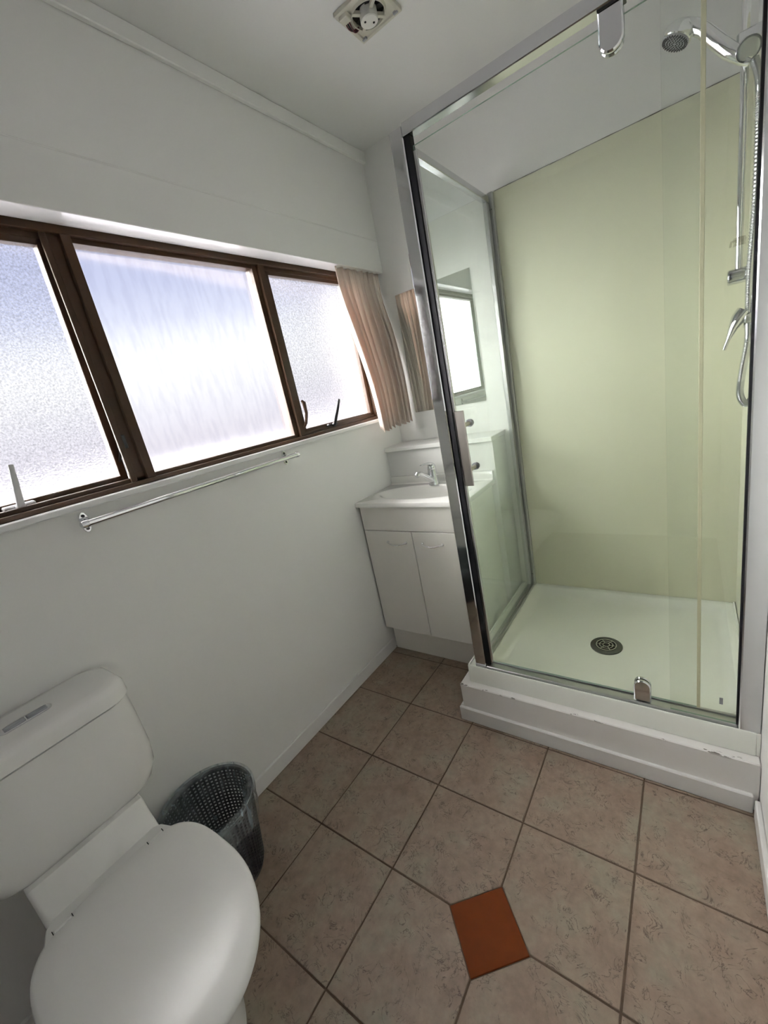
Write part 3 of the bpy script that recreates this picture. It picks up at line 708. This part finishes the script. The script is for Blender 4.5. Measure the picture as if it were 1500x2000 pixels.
# ------------------------------------------------------------------ toilet
TYC = -1.904
toi = empty('toilet', (.35, TYC, 0)); tag(toi, 'white close-coupled toilet with closed lid in the front corner', 'toilet')
def loft(rings, capa=True, capb=True):
    n = len(rings[0]); vs = [p for r in rings for p in r]
    fcs = [(i*n+k, i*n+(k+1) % n, (i+1)*n+(k+1) % n, (i+1)*n+k) for i in range(len(rings)-1) for k in range(n)]
    if capa: fcs.append(tuple(range(n))[::-1])
    if capb: fcs.append(tuple((len(rings)-1)*n+k for k in range(n)))
    return MB().add(vs, fcs)
def rr_ring(x0, x1, hw, rf, rbk, z, nn=14, bulge=0.0):
    """plan outline of a cistern: square at the wall, rounded (and bowed) at the front"""
    p = []
    for (cx_, cy_, a, r) in ((x1-rf, TYC+hw-rf, 0, rf), (x0+rbk, TYC+hw-rbk, PI/2, rbk), (x0+rbk, TYC-hw+rbk, PI, rbk), (x1-rf, TYC-hw+rf, 1.5*PI, rf)):
        p += [(cx_+r*math.cos(a+PI/2*i/nn), cy_+r*math.sin(a+PI/2*i/nn)) for i in range(nn+1)]
    return [(px+bulge*(1-((py-TYC)/hw)**2)*smoothstep(x0, x1, px), py, z) for px, py in p]
cis = []
for z, x1, hw, r in ((.498, .165, .130, .05), (.503, .184, .152, .055), (.520, .193, .178, .055), (.550, .197, .192, .055), (.60, .198, .197, .055), (.70, .192, .196, .055), (.757, .188, .194, .055), (.7605, .180, .188, .05)):
    cis.append(rr_ring(.006, x1, hw, r, .045, z, bulge=.010))
loft(cis).build('cistern', 'ceramic', toi, angle=60)
ld = []
for z, x1, hw, r in ((.7612, .184, .192, .05), (.7625, .192, .199, .055), (.790, .190, .198, .055), (.799, .184, .193, .052), (.8035, .172, .184, .046), (.8045, .150, .165, .035)):
    ld.append(rr_ring(.004, x1, hw, r, .050, z, bulge=.010))
lid_c = loft(ld).build('cistern_lid', 'ceramic', toi, angle=60)
bt = MB(); bc = Vector((.095, -1.893))
def stad(hl, r, z): return [(bc.x+px, bc.y+py, z) for px, py in [(r*math.cos(a), hl+r*math.sin(a)) for a in [PI*i/8 for i in range(9)]]+[(r*math.cos(a), -hl+r*math.sin(a)) for a in [PI+PI*i/8 for i in range(9)]]]
lofted = loft([stad(.034, .0165, .8040), stad(.034, .0165, .8065), stad(.033, .0150, .8075)]).build('button_surround', 'chrome', lid_c)
for s in (-1, 1):
    x0, x1 = bc.x-.0105, bc.x+.0105; ya, yb = (bc.y+.0012, bc.y+.041) if s > 0 else (bc.y-.041, bc.y-.0012)
    MB().box(x0, x1, ya, yb, .8072, .8098, .002).build('flush_button', 'button_grey', lid_c)
# pan: outline rings from floor to rim
def egg(x0, x1, hw, z, sx=.46, nn=40, pw=2.3):
    cxm = x0+(x1-x0)*sx; p = []
    for k in range(nn):
        a = 2*PI*k/nn; c_, s_ = math.cos(a), math.sin(a)
        e = 2/pw
        px = cxm+((x1-cxm) if c_ > 0 else (cxm-x0))*math.copysign(abs(c_)**e, c_)
        p.append((px, TYC+hw*math.copysign(abs(s_)**e, s_), z))
    return p
def dee(x0, x1, hw, z, nn=72, cxm=.46):
    p = []
    for k in range(nn):
        a = 2*PI*k/nn; c_, s_ = math.cos(a), math.sin(a); e = 2/2.05 if c_ > 0 else 2/3.6
        p.append((cxm+((x1-cxm) if c_ > 0 else (cxm-x0))*math.copysign(abs(c_)**e, c_), TYC+hw*math.copysign(abs(s_)**e, s_), z))
    return p
pan = [dee(.10, .520, .105, .0005, 56, .34), dee(.10, .522, .107, .012, 56, .34), dee(.11, .505, .096, .06, 56, .34), dee(.11, .500, .090, .14, 56, .34), dee(.12, .535, .103, .21, 56, .36), dee(.16, .600, .135, .29, 56, .40),
       dee(.21, .660, .158, .35, 56, .44), dee(.245, .690, .169, .385, 56), dee(.250, .692, .170, .400, 56), dee(.255, .685, .165, .4045, 56)]
loft(pan).build('pan', 'ceramic', toi, angle=60)
nk = MB().prism([(.006, .400), (.255, .400), (.247, .432), (.240, .438), (.222, .462), (.206, .505), (.10, .52), (.006, .52)], 'y', TYC-.122, TYC+.122, .011, seg=3)
nk.box(.006, .262, TYC-.100, TYC+.100, .001, .404, .004); nk.build('pan_neck', 'ceramic', toi)
# seat ring and lid
seat = [dee(.262, .706, .175, .4055), dee(.260, .708, .177, .409), dee(.260, .708, .177, .418), dee(.263, .704, .174, .4205)]
loft(seat).build('seat', 'seat_plastic', toi)
lid = [dee(.262, .710, .177, .4215), dee(.258, .716, .181, .4235), dee(.257, .717, .182, .430), dee(.260, .714, .179, .4355), dee(.267, .706, .172, .4385), dee(.30, .66, .135, .4405), dee(.36, .58, .07, .4415)]
lo = loft(lid).build('seat_lid', 'seat_plastic', toi, angle=60)
hb = MB().prism([(.240, TYC-.108), (.252, TYC-.124), (.300, TYC-.140), (.300, TYC+.140), (.252, TYC+.124), (.240, TYC+.108)], 'z', .4060, .4378, .003); hb.build('hinge_bar', 'seat_plastic', lo)
for y in (-.098, .098):
    MB().box(.272, .281, TYC+y-.017, TYC+y+.017, .4340, .4425, .002).build('hinge_cap', 'seat_plastic', lo)
    for s in (-1, 1): MB().box(.2725, .2805, TYC+y+s*.0180-.0007, TYC+y+s*.0180+.0007, .430, .4418).build('hinge_gap_shade', 'hole_shade_and_screw', lo)  # dark slivers in place of the shade beside the hinge caps

# ------------------------------------------------------------------ waste bin with liner
BC = Vector((.147, -1.640, 0)); BR0, BR1, BH = .098, .134, .282
bin_ = empty('waste_bin', BC); tag(bin_, 'dark perforated plastic waste bin beside the toilet', 'waste bin')
def brad(z): return BR0+(BR1-BR0)*z/BH
def basket():
    NS, NZ = 60, 21; z0, z1 = .018, .268; m = MB(); vs = []; fcs = []
    def pt(i, j):
        z = z0+(z1-z0)*j/NZ; a = 2*PI*i/NS; r = brad(z); return (BC.x+r*math.cos(a), BC.y+r*math.sin(a), z)
    for j in range(NZ+1):
        for i in range(NS): vs.append(pt(i, j))
    for j in range(NZ):
        for i in range(NS):
            A = (j*NS+i, j*NS+(i+1) % NS, (j+1)*NS+(i+1) % NS, (j+1)*NS+i); b0 = len(vs)
            for u, v in ((.24, .24), (.76, .24), (.76, .76), (.24, .76)): vs.append(pt(i+u, j+v))
            for k in range(4): fcs.append((A[k], A[(k+1) % 4], b0+(k+1) % 4, b0+k))
    return m.add(vs, fcs)
sh = basket().build('basket_wall', 'basket_plastic', bin_, smooth=False)
sm = sh.modifiers.new('thickness', 'SOLIDIFY'); sm.thickness = .002; sm.offset = 0
MB().lathe([(.0003, .001), (BR0-.002, .001), (brad(.018)+.001, .018), (brad(.018)-.001, .020), (BR0-.004, .005), (.0003, .005)], BC, seg=48).build('basket_base', 'basket_plastic', bin_)
MB().lathe([(brad(.266)-.001, .266), (BR1-.001, BH-.004), (BR1+.004, BH), (BR1+.005, BH-.004), (brad(.266)+.0012, .266)], BC, seg=56, close=True).build('basket_rim', 'basket_plastic', bin_)
def liner():
    prof = []
    for k in range(16): s = k/15; prof.append((.004+.088*s**.8, .030+.004*s, 0))          # bottom
    for k in range(1, 30): s = k/29; z = .034+(BH+.004-.034)*s; prof.append((brad(z)-.010, z, 1))  # inside wall
    prof += [(BR1-.001, BH+.007, 2), (BR1+.005, BH+.008, 2), (BR1+.010, BH+.003, 2)]
    for k in range(1, 14): s = k/13; z = BH-.115*s; prof.append((brad(z)+.009+.004*s, z, 3))      # folded over outside
    NS = 120; vs = []; fcs = []
    for (r, z, zone) in prof:
        for k in range(NS):
            a = 2*PI*k/NS; q = Vector((math.cos(a)*3.2, math.sin(a)*3.2, z*14))
            am = (.010, .013, .0015, .0045)[zone]
            wr = noise.noise(q*1.3)*am + abs(noise.noise(q*2.7+Vector((3, 1, 7))))*am*.6
            if zone == 1:
                sag = max(0, math.sin(a*1.0+2.4))**2*.075*math.sin(PI*min(1, max(0, (z-.05)/.23)))
                rr = r-abs(wr)-sag
            elif zone == 3: rr = r+abs(wr); 
            else: rr = r-abs(wr) if zone == 0 else r
            zz = z
            if zone == 3: zz = z+(BH-z)*(.35*(1+noise.noise(Vector((math.cos(a)*1.5, math.sin(a)*1.5, 4))))*.6)
            if zone == 0: zz = z+.012*abs(noise.noise(q*2))
            vs.append((BC.x+rr*math.cos(a), BC.y+rr*math.sin(a), zz))
    for j in range(len(prof)-1):
        for k in range(NS): fcs.append((j*NS+k, j*NS+(k+1) % NS, (j+1)*NS+(k+1) % NS, (j+1)*NS+k))
    fcs.append(tuple(range(NS))[::-1])
    o = MB().add(vs, fcs).build('bin_liner', 'bag_plastic', angle=180)
    return tag(o, 'crumpled translucent bag lining the dark bin', 'bin bag')
liner()

# ------------------------------------------------------------------ ceiling fan without its cover
FC = Vector((.548, -.573, H))
fan = empty('exhaust_fan', FC); tag(fan, 'square ceiling exhaust fan with missing cover', 'fan')
NF_ = 48; hs_ = .075
def sqp(a, h):
    k = h/max(abs(math.cos(a)), abs(math.sin(a))); return (FC.x+k*math.cos(a), FC.y+k*math.sin(a))
fa = [2*PI*k/NF_+PI/4 for k in range(NF_)]
zt, zb = H-.0008, H-.013
rings = [[(*sqp(a, hs_), zt) for a in fa], [(*sqp(a, hs_), zb+.002) for a in fa], [(*sqp(a, hs_-.003), zb) for a in fa], [(*sqp(a, hs_-.012), zb) for a in fa], [(*sqp(a, hs_-.014), zb+.004) for a in fa],
         [(FC.x+.056*math.cos(a), FC.y+.056*math.sin(a), zb+.004) for a in fa], [(FC.x+.052*math.cos(a), FC.y+.052*math.sin(a), zb-.002) for a in fa], [(FC.x+.050*math.cos(a), FC.y+.050*math.sin(a), zb-.002) for a in fa], [(FC.x+.050*math.cos(a), FC.y+.050*math.sin(a), zt) for a in fa]]
loft(rings, False, False).build('fan_frame', 'fan_plastic', fan, angle=40)
MB().lathe([(.050, -.0009), (.0003, -.0009)], FC, seg=32).build('fan_throat_shade', 'hole_shade_and_screw', fan)  # flat near-black disc painted in for the shaded recess
MB().lathe([(.027, -.0012), (.027, -.028), (.025, -.030), (.0003, -.030)], FC, seg=32).build('fan_motor', 'fan_hub', fan)
for a in (.9, -2.2): MB().cyl((FC.x+.014*math.cos(a), FC.y+.014*math.sin(a), H-.030), (FC.x+.014*math.cos(a), FC.y+.014*math.sin(a), H-.0312), .0032, 10).build('motor_screw', 'hole_shade_and_screw', fan)
for k in range(4):
    a = PI/4+k*PI/2+.15
    MB().box(.026, .054, -.0055, .0055, -.016, -.006, .001, mat=Matrix.Translation(FC) @ Matrix.Rotation(a, 4, 'Z')).build('motor_strut', 'fan_plastic', fan)
for k in range(5):
    a = k*2*PI/5+.3
    MB().box(.028, .048, -.010, .010, -.0055, -.0045, mat=Matrix.Translation(FC) @ Matrix.Rotation(a, 4, 'Z') @ Matrix.Rotation(.12, 4, 'X')).build('fan_blade', 'black_metal', fan)  # blades coloured black so the gaps round the motor read as shade
tb = MB().box(FC.x-.066, FC.x-.036, FC.y-.066, FC.y-.040, H-.024, H-.009, .002); tb.build('terminal_block', 'fan_plastic', fan)
for k, mt in enumerate(('wire_red', 'black_metal', 'wire_red')):
    MB().tube(bez([(FC.x-.058+.006*k, FC.y-.045, H-.018), (FC.x-.064+.005*k, FC.y-.020, H-.020), (FC.x-.060, FC.y+.004*k, H-.018), (FC.x-.048, FC.y+.012+.004*k, H-.010)], 6), .0021, 8).build('wire', mt, fan)
for sx, sy in ((-1, 1), (1, -1), (1, 1)):
    MB().box(FC.x+sx*.060-.008, FC.x+sx*.060+.008, FC.y+sy*.060-.004, FC.y+sy*.060+.004, H-.016, H-.009, .001).build('cover_clip', 'grey_plastic', fan)
